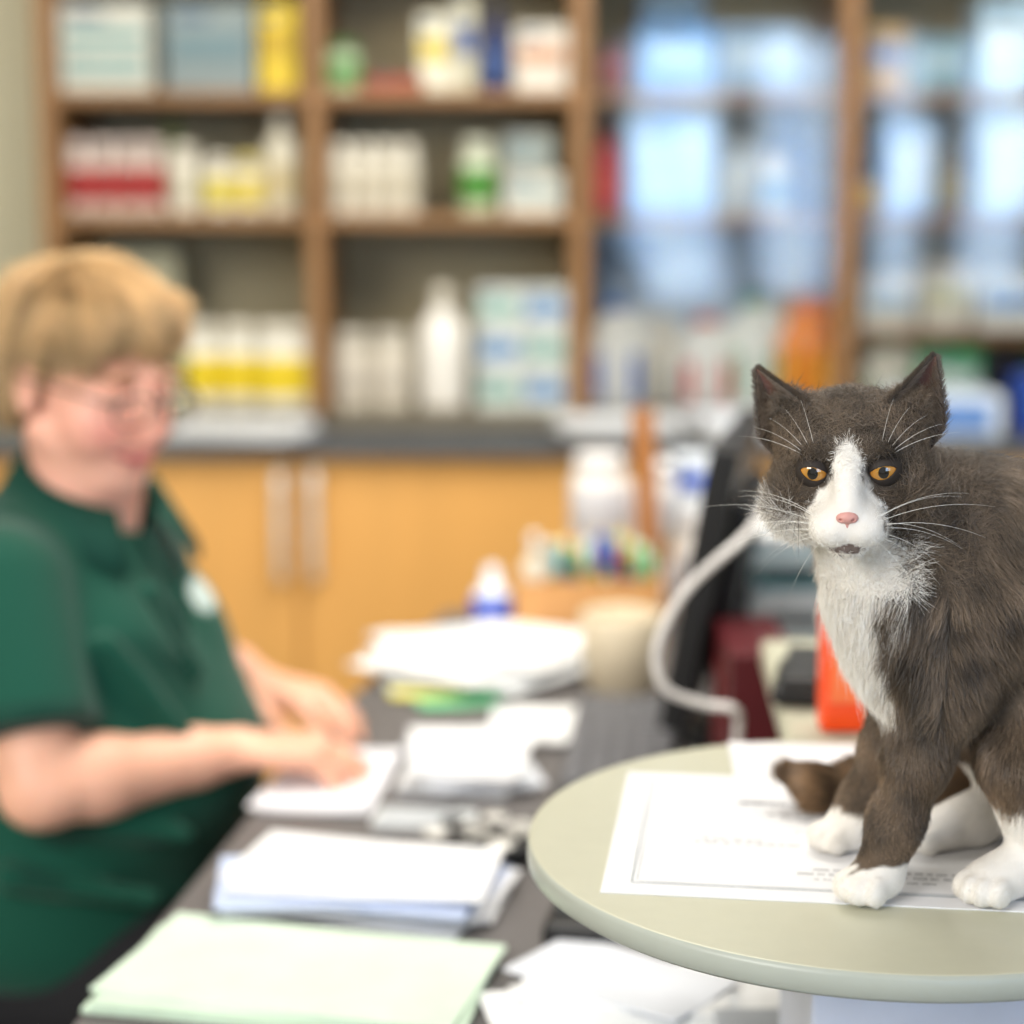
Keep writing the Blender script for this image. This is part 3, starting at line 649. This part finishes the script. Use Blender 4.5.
# ears
def ear(side,base,tip,name):
    base=np.array(base); tip=np.array(tip); up=tip-base; h=np.linalg.norm(up); up/=h
    fwd=np.array([side*.42,-.90,.05]); fwd-=fwd@up*up; fwd/=np.linalg.norm(fwd); rt=np.cross(up,-fwd); 
    nu,nv=16,18; vs=[];fs=[]
    WW=.0235
    prof=lambda v: (WW*(1-v**1.25)**.95+.0008)*(.62+.38*np.minimum(1,v/.28))
    for layer in (0,1):
        for j in range(nv+1):
            v=j/nv; wv=prof(v)
            for i in range(nu+1):
                u=i/nu*2-1
                cup=.012*(u*u)*(1-v)**.7-.008*(1-u*u)*(1-.6*v)*math.sin(math.pi*min(1,.25+v*.75))
                p=base+rt*u*wv+up*h*v+fwd*(cup+(.0009 if layer else -.0009)*(1 if abs(u)<.99 else 0))
                vs.append(Hc+Rh@p)
    n1=(nu+1)*(nv+1)
    for l in (0,1):
        for j in range(nv):
            for i in range(nu):
                a=l*n1+j*(nu+1)+i; f=[a,a+1,a+nu+2,a+nu+1]; fs.append(f if l else f[::-1])
    me=bpy.data.meshes.new(name); me.from_pydata([tuple(v) for v in vs],[],fs); me.update()
    me.polygons.foreach_set('use_smooth',[True]*len(fs)); me.update()
    bm=bmesh.new(); bm.from_mesh(me); bmesh.ops.recalc_face_normals(bm,faces=[f for f in bm.faces]); bm.to_mesh(me); bm.free()
    Vv=np.array([tuple(v) for v in vs]); col=np.zeros((len(Vv),3)); col[:n1]=s(60,51,45); 
    uu=np.abs(np.tile(np.linspace(-1,1,nu+1),nv+1)); inn=np.where((uu<.72)[:,None],np.array(s(104,72,64)),np.array(s(62,52,46))); col[n1:]=inn
    setcol(me,col); me.materials.append(bpy.data.materials['cat_skin']); link(name,me,cat)
    m=12000; Uu=rng.uniform(-1,1,m); Vr=rng.uniform(0,.97,m); wv=prof(Vr)
    cup=.012*(Uu*Uu)*(1-Vr)**.7-.008*(1-Uu*Uu)*(1-.6*Vr)*np.sin(np.pi*np.minimum(1,.25+Vr*.75))
    back=rng.random(m)<.62
    Pl=base+rt[None]*(Uu*wv)[:,None]+up[None]*(h*Vr)[:,None]+fwd[None]*cup[:,None]
    Nl=np.where(back[:,None],-fwd[None]+rt[None]*(Uu*.4)[:,None],fwd[None]-rt[None]*(Uu*.5)[:,None])
    Dl=np.where(back[:,None],up[None]+rt[None]*(Uu*.3)[:,None],up[None]*.7-rt[None]*(Uu*1.)[:,None])
    Lr=np.where(back,.0034+.005*(1-Vr)**2,np.where(np.abs(Uu)>.6,.011*(1-Vr)+.0015,.0018))*rng.uniform(.6,1.2,m)
    cc=np.where(back[:,None],np.array(s(84,72,61))[None],np.where((np.abs(Uu)>.6)[:,None],np.array(s(104,90,78))[None],np.array(s(84,62,55))[None]))*rng.uniform(.6,1.25,(m,1))
    strands(name+'_fur',Hc+Pl@Rh.T,nrm(Nl@Rh.T),Dl@Rh.T,Lr,cc,furm,cat,lift=.28,rad=.00017,jit=.2,K=4,root=.0)
ear(-1,(-.0260,.006,.016),(-.0535,.004,.060),'ear_left')
ear(1,(.0290,.006,.018),(.0490,.004,.065),'ear_right')

# eyes
em=bpy.data.materials.new('cat_eye'); em.use_nodes=True; nt=em.node_tree; N_=nt.nodes; L_=nt.links; p=N_['Principled BSDF']
tc=N_.new('ShaderNodeTexCoord'); sp=N_.new('ShaderNodeSeparateXYZ'); L_.new(tc.outputs['Object'],sp.inputs[0])
def mth(op,a,b_=None):
    m=N_.new('ShaderNodeMath'); m.operation=op
    for i,v in enumerate((a,b_)):
        if v is None: continue
        if isinstance(v,(int,float)): m.inputs[i].default_value=v
        else: L_.new(v,m.inputs[i])
    return m.outputs[0]
pu=mth('SQRT',mth('ADD',mth('POWER',mth('DIVIDE',sp.outputs[0],.0030),2.),mth('POWER',mth('DIVIDE',sp.outputs[2],.0035),2.)))
ir=mth('SQRT',mth('ADD',mth('POWER',sp.outputs[0],2.),mth('POWER',sp.outputs[2],2.)))
cr=N_.new('ShaderNodeValToRGB'); L_.new(mth('DIVIDE',ir,.0105),cr.inputs[0])
e=cr.color_ramp.elements; e[0].position=.2; e[0].color=(*s(150,112,44),1); e[1].position=.66; e[1].color=(*s(198,134,52),1)
k=e.new(.76); k.color=(*s(50,32,18),1)
mx=N_.new('ShaderNodeMixRGB'); mx.inputs[1].default_value=(.003,.003,.003,1); L_.new(cr.outputs[0],mx.inputs[2])
L_.new(mth('GREATER_THAN',pu,1.),mx.inputs[0]); L_.new(mx.outputs[0],p.inputs['Base Color']); p.inputs['Roughness'].default_value=.06; p.inputs['Coat Weight'].default_value=1
lidm=C(44,37,33,.7)
for sx,nm in ((-1,'left'),(1,'right')):
    ec=Hc+Rh@np.array([sx*.0195,-.0285,EZ])
    bm=bmesh.new(); bmesh.ops.create_uvsphere(bm,u_segments=32,v_segments=24,radius=.0104)
    for f in bm.faces: f.smooth=True
    me=bpy.data.meshes.new('eye'); bm.to_mesh(me); bm.free(); me.materials.append(em); o=link('eye_'+nm,me,cat)
    o.matrix_local=Matrix.Translation(ec)@Matrix([list(r) for r in Rh]).to_4x4()@Matrix.Rotation(sx*.05,4,'Z')@Matrix.Rotation(.06,4,'X')
    bm=bmesh.new(); bmesh.ops.create_icosphere(bm,subdivisions=6,radius=.0111)
    dl=[]
    for f in bm.faces:
        x,y,z=f.calc_center_median(); xx=x*sx; zz=z-.18*xx
        a=xx/.0079
        if y>-.001: dl.append(f); continue
        if abs(a)<1:
            tp=.0031*(1-a*a)**.75+.0002; bt=-.0050*(1-a*a)**.8
            if bt<zz<tp: dl.append(f)
    bmesh.ops.delete(bm,geom=dl,context='FACES')
    for f in bm.faces: f.smooth=True
    me=bpy.data.meshes.new('lid'); bm.to_mesh(me); bm.free(); me.materials.append(lidm); o=link('eyelids_'+nm,me,cat)
    o.matrix_local=Matrix.Translation(ec)@Matrix([list(r) for r in Rh]).to_4x4()
    md=o.modifiers.new('thick','SOLIDIFY'); md.thickness=.0006
# nose
S=SDF(Rh,Hc); S.ell((0,-.0595,-.0175),(.0052,.0036,.0034),.002); S.ell((-.0033,-.0583,-.0182),(.0030,.003,.0026),.002); S.ell((.0033,-.0583,-.0182),(.0030,.003,.0026),.002); S.cap((0,-.0590,-.021),.0014,(0,-.0585,-.0255),.0008,.001)
for sx in (-1,1): S.ell((sx*.0034,-.0617,-.0185),(.0010,.0014,.0008),.0006,sub=True)
me=S.mesh('nose',.0004); me.materials.append(M('nose_skin',s(204,150,142),.45,scale=300)); link('nose',me,cat)
# whiskers
b=B(); wm=C(240,238,232,.4)
def whisk(p0,p1,sag,r=.00016):
    p0=np.array(p0);p1=np.array(p1); pts=[]
    for i in range(13):
        t=i/12; p_=p0*(1-t)+p1*t; p_=p_+np.array([0,.010*t*t,sag*4*t*(1-t)]); pts.append(Vector(Hc+Rh@p_))
    b.tube(pts,r,wm,5,taper=[1-.065*i for i in range(13)])
for sx in (-1,1):
    for i,(dx,dz) in enumerate(((.070,.012),(.078,-.002),(.076,-.014),(.070,-.026),(.062,-.036),(.052,-.044),(.040,-.050),(.066,.004),(.058,-.020))):
        whisk((sx*(.012+.001*(i%3)),-.053,-.022-.0014*(i%7)),(sx*dx*random.uniform(.85,1.1),-.040+.015*random.random(),-.02+dz+random.uniform(-.004,.004)),.006)
    for i in range(5): whisk((sx*(.018+.002*i),-.036,.015),(sx*(.026+.009*i),-.045,.046-.005*i),.003,.00012)
b.obj('whiskers',cat)

# ============================================================ WOMAN
wo=empty('seated_woman')
skinm=M('skin',(0,0,0),.45,attr='col',sss=.10,scale=40,var=.03)
skA=np.array(s(238,180,152)); 
bf=np.array([.966,-.26,0]); bl=np.array([.26,.966,0]); Rb=np.stack([bf,bl,np.array([0,0,1.])],1)
S=SDF(Rb,(-.485,2.015,0))
S.ell((.0,0,.92),(.125,.170,.155),.05)
S.ell((.080,.062,.885),(.078,.078,.080),.04); S.ell((.085,-.075,.885),(.078,.085,.085),.04)
S.ell((.045,0,.765),(.175,.185,.15),.05)
S.ell((-.02,0,.655),(.19,.20,.13),.05)
S.ell((.0,0,.60),(.18,.19,.10),.05)
S.cap((-.01,-.155,.982),.058,(-.01,.145,.978),.056,.04)
S.cap((.0,0,1.0),.075,(.015,0,1.045),.058,.03)
S.frame(np.eye(3),(0,0,0))
shN=np.array([-.505,1.860,.980]); cuN=np.array([-.472,1.795,.848]); shF=np.array([-.440,2.170,.975]); cuF=np.array([-.44,2.255,.875])
S.cap(shN,.066,cuN,.070,.02,clip=0.0); S.cap(shF,.062,cuF,.064,.02,clip=0.0)
for (a,b_,r) in (((-.40,1.84,.93),(-.33,1.87,.83),.012),((-.42,1.83,.86),(-.33,1.87,.79),.014),((-.36,1.86,.98),(-.32,1.92,.88),.010),((-.45,1.82,.76),(-.33,1.85,.73),.016),((-.50,1.81,.70),(-.36,1.83,.67),.015)): S.cap(a,r,b_,r*.6,.014,sub=False)
S.cap((-.455,2.012,1.02),.060,(-.425,2.00,1.12),.07,.006,sub=True)
me=S.mesh('polo_shirt',.006,planes=[((-.47,2.0,.565),(0.05,0,-1.))]); relax(me,3)
V=verts(me); q_=(V-np.array([-.485,2.015,0]))@Rb
g=np.array(s(4,72,56)); c=np.tile(g,(len(V),1))
lg=(q_[:,0]>.05)&(((q_[:,1]-.056)/.024)**2+((V[:,2]-.940)/.018)**2<1); c[lg]=s(205,220,214)
for cu,sh in ((cuN,shN),(cuF,shF)):
    ax_=(cu-sh)/np.linalg.norm(cu-sh); t=(V-cu)@ax_; rr=np.linalg.norm(V-cu-t[:,None]*ax_,axis=1); m=(t>-.018)&(rr<.08)&(rr>.03); c[m]=s(4,60,47)
setcol(me,c); fab=M('polo_fabric',(0,0,0),.8,attr='col',scale=500,var=.12,bump=.2,sheen=.15,spec=.25); me.materials.append(fab); link('polo_shirt',me,wo)
# collar
b=B(); bm=bmesh.new(); cc=Vector((-.446,2.008,1.047)); fw=Vector((.82,-.5,0)).normalized(); lt=Vector((0,0,1)).cross(fw)
rings=[]
nn=40
for i in range(nn+1):
    a=math.radians(28)+(2*math.pi-math.radians(56))*i/nn
    d=fw*math.cos(a)+lt*math.sin(a); fr_=math.cos(a)
    base_=cc+d*.066+Vector((0,0,-.030*fr_)); 
    rings.append([bm.verts.new(base_+Vector((0,0,-.006))),bm.verts.new(base_+Vector((0,0,.020))+d*.001),bm.verts.new(base_+Vector((0,0,.024))+d*.008),bm.verts.new(base_+d*(.032+.014*max(0,fr_))+Vector((0,0,-.016-.024*max(0,fr_))))])
for i in range(nn):
    for k in range(3): bm.faces.new((rings[i][k],rings[i+1][k],rings[i+1][k+1],rings[i][k+1]))
b.add(bm,C(5,64,51,.85),True)
o=b.obj('collar',wo); md=o.modifiers.new('t','SOLIDIFY'); md.thickness=.004
b=B(); b.tube(spline([cc+fw*.064+Vector((0,0,-.03)),cc+fw*.098+Vector((0,0,-.075)),cc+fw*.125+Vector((0,0,-.13))],5),.004,C(5,56,45,.85),8)
for k in range(2):
    b.lathe([(0,0),(.005,0),(.005,.003),(0,.003)],cc+fw*(.104+.02*k)+Vector((0,0,-.07-.035*k)),C(20,50,40),12)
b.obj('placket',wo)
# arms
def skincol(V,base=skA,sd=1): return np.clip(base[None]*(1+.06*fnoise(V,60,sd))[:,None],0,1)
elN=np.array([-.458,1.792,.800]); wrN=np.array([-.282,1.915,.800]); elF=np.array([-.44,2.30,.83]); wrF=np.array([-.290,2.150,.806])
def arm(name,sh,el,wr,hd,up,side):
    S=SDF(); m_=(sh+el)/2
    S.chain([(sh,.046),(m_,.045),(el,.042)],.012)
    f1=el+(wr-el)*.28; f2=el+(wr-el)*.75
    S.chain([(el,.040),(f1,.0425),(f2,.030),(wr,.0235)],.012)
    hd=np.array(hd,float); hd/=np.linalg.norm(hd); up=np.array(up,float); up-=up@hd*hd; up/=np.linalg.norm(up); la=np.cross(up,hd)*side
    R=np.stack([hd,la,up],1); S.frame(R,wr)
    K=((.029,.0,.078,.066),(.0095,.003,.083,.074),(-.010,.001,.080,.069),(-.028,-.003,.072,.054))
    S.ell((.045,0,0),(.048,.036,.014),.01)
    curls=(.32,.42,.5,.6) if side>0 else (.45,.4,.35,.3)
    for i,(y,dz,kx,ln) in enumerate(K):
        S.cap((.01,y*.5,0),.0135,(kx,y,dz+.002),.0115,.01)
        a=.12; pnt=np.array([kx,y,dz+.001]); spread=(y*2.4)
        for sgi,(fr2,rd0,rd1) in enumerate(((.45,.0092,.0084),(.30,.0084,.0077),(.25,.0077,.0067))):
            a+=curls[i]*(.7 if sgi==0 else .8)
            nx_=pnt+ln*fr2*np.array([math.cos(a)*math.cos(spread*2),math.sin(spread*2)*.9,-math.sin(a)])
            S.cap(pnt,rd0,nx_,rd1,.002); pnt=nx_
    S.chain([((.012,.022,-.004),.0145),((.040,.044,-.012),.0115),((.066,.052,-.020),.0098),((.086,.050,-.028),.0078)],.005)
    me=S.mesh(name,.0026); relax(me,2); V=verts(me); c=skincol(V)
    setcol(me,c); me.materials.append(skinm); link(name,me,wo)
arm('arm_right',shN+np.array([.004,-.005,-.03]),elN,wrN,(.97,.08,-.05),(0,0,1),1)
arm('arm_left',shF+np.array([0,0,-.03]),elF,wrF,(.80,-.52,-.08),(0,0,1),-1)
# trousers
S=SDF(Rb,(-.485,2.015,0))
S.ell((-.03,0,.560),(.17,.185,.105),.04)
for sy in (-1,1): S.chain([((.0,sy*.09,.550),.088),((.2,sy*.095,.565),.080),((.38,sy*.10,.575),.066),((.385,sy*.10,.50),.060),((.36,sy*.10,.30),.052),((.35,sy*.10,.10),.042)],.02)
me=S.mesh('trousers',.009); relax(me,2); me.materials.append(M('trouser_cloth',s(26,26,30),.9,scale=300)); link('trousers',me,wo)
for sy,nm in ((-1,'right'),(1,'left')):
    S=SDF(Rb,(-.485,2.015,0)); S.chain([((.33,sy*.10,.055),.04),((.41,sy*.102,.042),.036),((.50,sy*.105,.034),.03)],.02); S.ell((.42,sy*.103,.015),(.13,.042,.014),.01)
    me=S.mesh('shoe',.005); me.materials.append(black); link('shoe_'+nm,me,wo)
# head
Rw=RZ(math.radians(50))@RX(math.radians(13)); Hw=np.array([-.441,1.995,1.182])
S=SDF(Rw,Hw)
S.ell((0,.014,.035),(.072,.090,.078),.02)
S.ell((0,-.034,-.030),(.058,.058,.072),.03)
S.ell((0,-.060,-.092),(.027,.026,.022),.03)
for sx in (-1,1):
    S.ell((sx*.034,-.055,-.036),(.026,.026,.028),.02)
    S.cap((sx*.052,-.0,-.055),.018,(sx*.018,-.055,-.094),.014,.02)
    S.ell((sx*.030,-.084,.022),(.020,.009,.006),.01)
    S.ell((sx*.031,-.100,.002),(.017,.013,.010),.01,sub=True)
    S.ell((sx*.031,-.0785,.001),(.0125,.0125,.0115),.002)
    S.cap((sx*.019,-.0905,.0055),.0030,(sx*.044,-.086,.0045),.0026,.004)
    S.ell((sx*.0100,-.102,-.036),(.0060,.0075,.0055),.005)
    S.ell((sx*.075,.008,-.010),(.007,.017,.030),.006,R=RX(-.2)); S.ell((sx*.081,.004,-.006),(.004,.009,.018),.004,sub=True)
S.cap((0,-.090,.006),.0066,(0,-.1085,-.031),.0088,.010)
S.ell((0,-.089,-.0625),(.024,.009,.0036),.004); S.ell((0,-.088,-.0705),(.021,.009,.0044),.004)
S.cap((0,-.01,-.075),.045,(0,-.035,-.085),.030,.02)
S.frame(np.eye(3),(0,0,0))
S.chain([(Hw+Rw@np.array([0,.030,-.04]),.052),((-.452,2.010,1.06),.054),((-.462,2.015,1.0),.062)],.02)
me=S.mesh('head',.0026); relax(me,1); V=verts(me); q=(V-Hw)@Rw
c=skincol(V,np.array(s(240,180,158)))
ch=np.exp(-(((np.abs(q[:,0])-.038)/.022)**2+((q[:,2]+.035)/.022)**2))*(q[:,1]<-.03); c=c*(1-ch[:,None]*.5)+np.array(s(232,132,124))*ch[:,None]*.5
ns=np.exp(-((q[:,0]/.014)**2+((q[:,2]+.033)/.012)**2))*(q[:,1]<-.095); c=c*(1-ns[:,None]*.3)+np.array(s(225,125,115))*ns[:,None]*.3
sm=.45*np.abs(q[:,0])**1.1
lips=(np.abs(q[:,0])<.026)&(np.abs(q[:,2]+.0665-sm)<.0065*(1-(q[:,0]/.029)**2)+.0012)&(q[:,1]<-.076); c[lips]=s(206,122,116)
ln_=(np.abs(q[:,0])<.030)&(np.abs(q[:,2]+.0665-sm)<.0017)&(q[:,1]<-.072); c[ln_]=s(120,56,54)
br=(np.abs(np.abs(q[:,0])-.032)<.017)&(np.abs(q[:,2]-.024+.15*(np.abs(q[:,0])-.03))<.0040)&(q[:,1]<-.06); c[br]=s(150,108,78)
ey=(((np.abs(q[:,0])-.031)/.012)**2+((q[:,2]+.001)/.0045)**2<1)&(q[:,1]<-.07); c[ey]=s(200,190,182)
ir=(((np.abs(q[:,0])-.031))**2+((q[:,2]+.0035))**2<.0045**2)&(q[:,1]<-.07); c[ir]=s(60,60,58)
ll=(np.abs(np.abs(q[:,0])-.031)<.0135)&(np.abs(q[:,2]-.0035)<.0014)&(q[:,1]<-.07); c[ll]=s(120,80,66)
setcol(me,c); me.materials.append(skinm); link('head',me,wo)
# hair
S=SDF(Rw,Hw)
S.ell((0,.018,.044),(.080,.093,.074),.02)
S.ell((0,.050,.0),(.074,.064,.078),.03)
S.ell((.0,-.030,.076),(.060,.044,.026),.02)
S.ell((-.038,-.040,.064),(.030,.026,.020),.02)
S.ell((.038,-.040,.064),(.030,.026,.020),.02)
S.ell((0,-.10,-.050),(.066,.090,.090),.012,sub=True)
S.ell((-.085,-.015,-.055),(.05,.038,.055),.01,sub=True); S.ell((.085,-.015,-.055),(.05,.038,.055),.01,sub=True)
S.ell((0,.05,-.115),(.12,.1,.06),.01,sub=True)
me=S.mesh('hair_base',.004); relax(me,2)
crown=np.array([-.01,.05,.13])
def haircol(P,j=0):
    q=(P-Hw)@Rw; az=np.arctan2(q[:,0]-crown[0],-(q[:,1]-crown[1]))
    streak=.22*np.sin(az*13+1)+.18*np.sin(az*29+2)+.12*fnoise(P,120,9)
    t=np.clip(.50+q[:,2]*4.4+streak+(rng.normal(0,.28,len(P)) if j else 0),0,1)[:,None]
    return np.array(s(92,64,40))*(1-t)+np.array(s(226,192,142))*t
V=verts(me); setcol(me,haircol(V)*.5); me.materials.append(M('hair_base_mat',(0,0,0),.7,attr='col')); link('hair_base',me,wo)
P,N=sample(me,34000); q=(P-Hw)@Rw
Dq=nrm(q-crown); Dq[:,2]-=.12; Dq+=np.stack([fnoise(P,70,11),fnoise(P,70,12),fnoise(P,70,13)],1)*.20
front=(q[:,1]<-.04)
Lw=np.clip(.026+.008*fnoise(P,90,15),.016,.040)*rng.uniform(.8,1.25,len(P)); Lw=np.where(front,np.minimum(Lw,.025),Lw)
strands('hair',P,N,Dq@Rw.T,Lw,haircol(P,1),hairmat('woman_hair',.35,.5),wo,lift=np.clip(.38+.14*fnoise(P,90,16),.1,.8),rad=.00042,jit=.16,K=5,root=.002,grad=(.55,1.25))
# glasses
gl_=B(); gmt=C(96,76,68,.25)
for sx in (-1,1):
    pts=[]
    for i in range(24):
        t=2*math.pi*i/24; x=.0235*abs(math.cos(t))**.75*(1 if math.cos(t)>0 else -1); z=.0155*abs(math.sin(t))**.75*(1 if math.sin(t)>0 else -1)
        pts.append(Vector(Hw+Rw@np.array([sx*.031+x,-.112+.10*abs(sx*.031+x)**1.*.35,-.004+z])))
    gl_.tube(pts,.0016,gmt,8,True)
    gl_.tube([Vector(Hw+Rw@np.array(p_)) for p_ in ((sx*.0545,-.108,.004),(sx*.070,-.080,.005),(sx*.079,-.02,.004),(sx*.080,.010,.0))],.0016,gmt,8)
gl_.tube([Vector(Hw+Rw@np.array(p_)) for p_ in ((-.0078,-.111,.0),(0,-.1135,.003),(.0078,-.111,.0))],.0016,gmt,8)
gl_.obj('eyeglasses',wo)

# office chairs
def chair(x,y,rot,col):
    ch=empty('office_chair',(x,y,0)); ch.rotation_euler=(0,0,rot); m=C(*col,.8)
    b=B(); b.box((0,0,.425),(.46,.46,.08),m,bev=.035,seg=4); b.obj('seat',ch)
    b=B(); R=Matrix.Rotation(-.1,3,'Y'); b.box((-.25,0,.82),(.06,.42,.50),m,R=R,bev=.029,seg=4); b.box((-.235,0,.5),(.02,.06,.28),black,R=R,bev=.004); b.obj('backrest',ch)
    b=B(); b.lathe([(.03,.09),(.03,.25),(.02,.26),(.02,.39),(.08,.39)],(0,0,0),black,20)
    for i in range(5):
        a=i*2*math.pi/5; b.tube([(0,0,.10),(.14*math.cos(a),.14*math.sin(a),.09),(.28*math.cos(a),.28*math.sin(a),.065)],.018,black,8)
        b.lathe([(0,-.015),(.028,-.013),(.03,0),(.028,.013),(0,.015)],(.28*math.cos(a),.28*math.sin(a),.031),black,16,R=Matrix.Rotation(math.pi/2,3,'X'))
    b.obj('base',ch)
chair(-.55,2.03,-.26,(40,42,46)); chair(.98,2.55,math.radians(160),(52,56,46))

# ============================================================ LIGHT
w=bpy.data.worlds.new('daylight'); sc.world=w; w.use_nodes=True; nt=w.node_tree; bg=nt.nodes['Background']
tc=nt.nodes.new('ShaderNodeTexCoord'); sp=nt.nodes.new('ShaderNodeSeparateXYZ'); cr=nt.nodes.new('ShaderNodeValToRGB')
nt.links.new(tc.outputs['Generated'],sp.inputs[0]); nt.links.new(sp.outputs[2],cr.inputs[0]); nt.links.new(cr.outputs[0],bg.inputs[0])
cr.color_ramp.elements[0].position=0; cr.color_ramp.elements[0].color=(.78,.77,.74,1); cr.color_ramp.elements[1].position=.8; cr.color_ramp.elements[1].color=(1,.975,.92,1)
bg.inputs[1].default_value=.60
def area(name,loc,tgt,size,power,col):
    l=bpy.data.lights.new(name,'AREA'); l.shape='RECTANGLE'; l.size,l.size_y=size; l.energy=power; l.color=col
    o=bpy.data.objects.new(name,l); sc.collection.objects.link(o); o.location=loc; o.rotation_euler=(Vector(tgt)-Vector(loc)).to_track_quat('-Z','Y').to_euler()
area('window_light',(-1.6,-.6,2.3),(0,1.8,1.0),(1.3,1.1),70,(1,.965,.91))  # added off-view softbox for front-left daylight; no window stands there
area('ceiling_light',(.2,2.3,2.62),(.2,2.3,0),(1.4,1.0),36,(1,.95,.86))
area('ceiling_light.001',(.3,1.9,2.3),(.3,3.9,1.3),(1.8,.6),23,(1,.94,.82))  # added fill aimed at the cabinet to brighten its goods, not a fixture

# ============================================================ CAMERA
cd=bpy.data.cameras.new('camera'); cam=bpy.data.objects.new('camera',cd); sc.collection.objects.link(cam); sc.camera=cam
cam.location=(0,0,1.37); cam.rotation_euler=(math.radians(90-9.5),0,0); cd.sensor_width=36; cd.lens=67.2; cd.clip_start=.05
cd.dof.use_dof=True; cd.dof.focus_distance=1.085; cd.dof.aperture_fstop=2.55
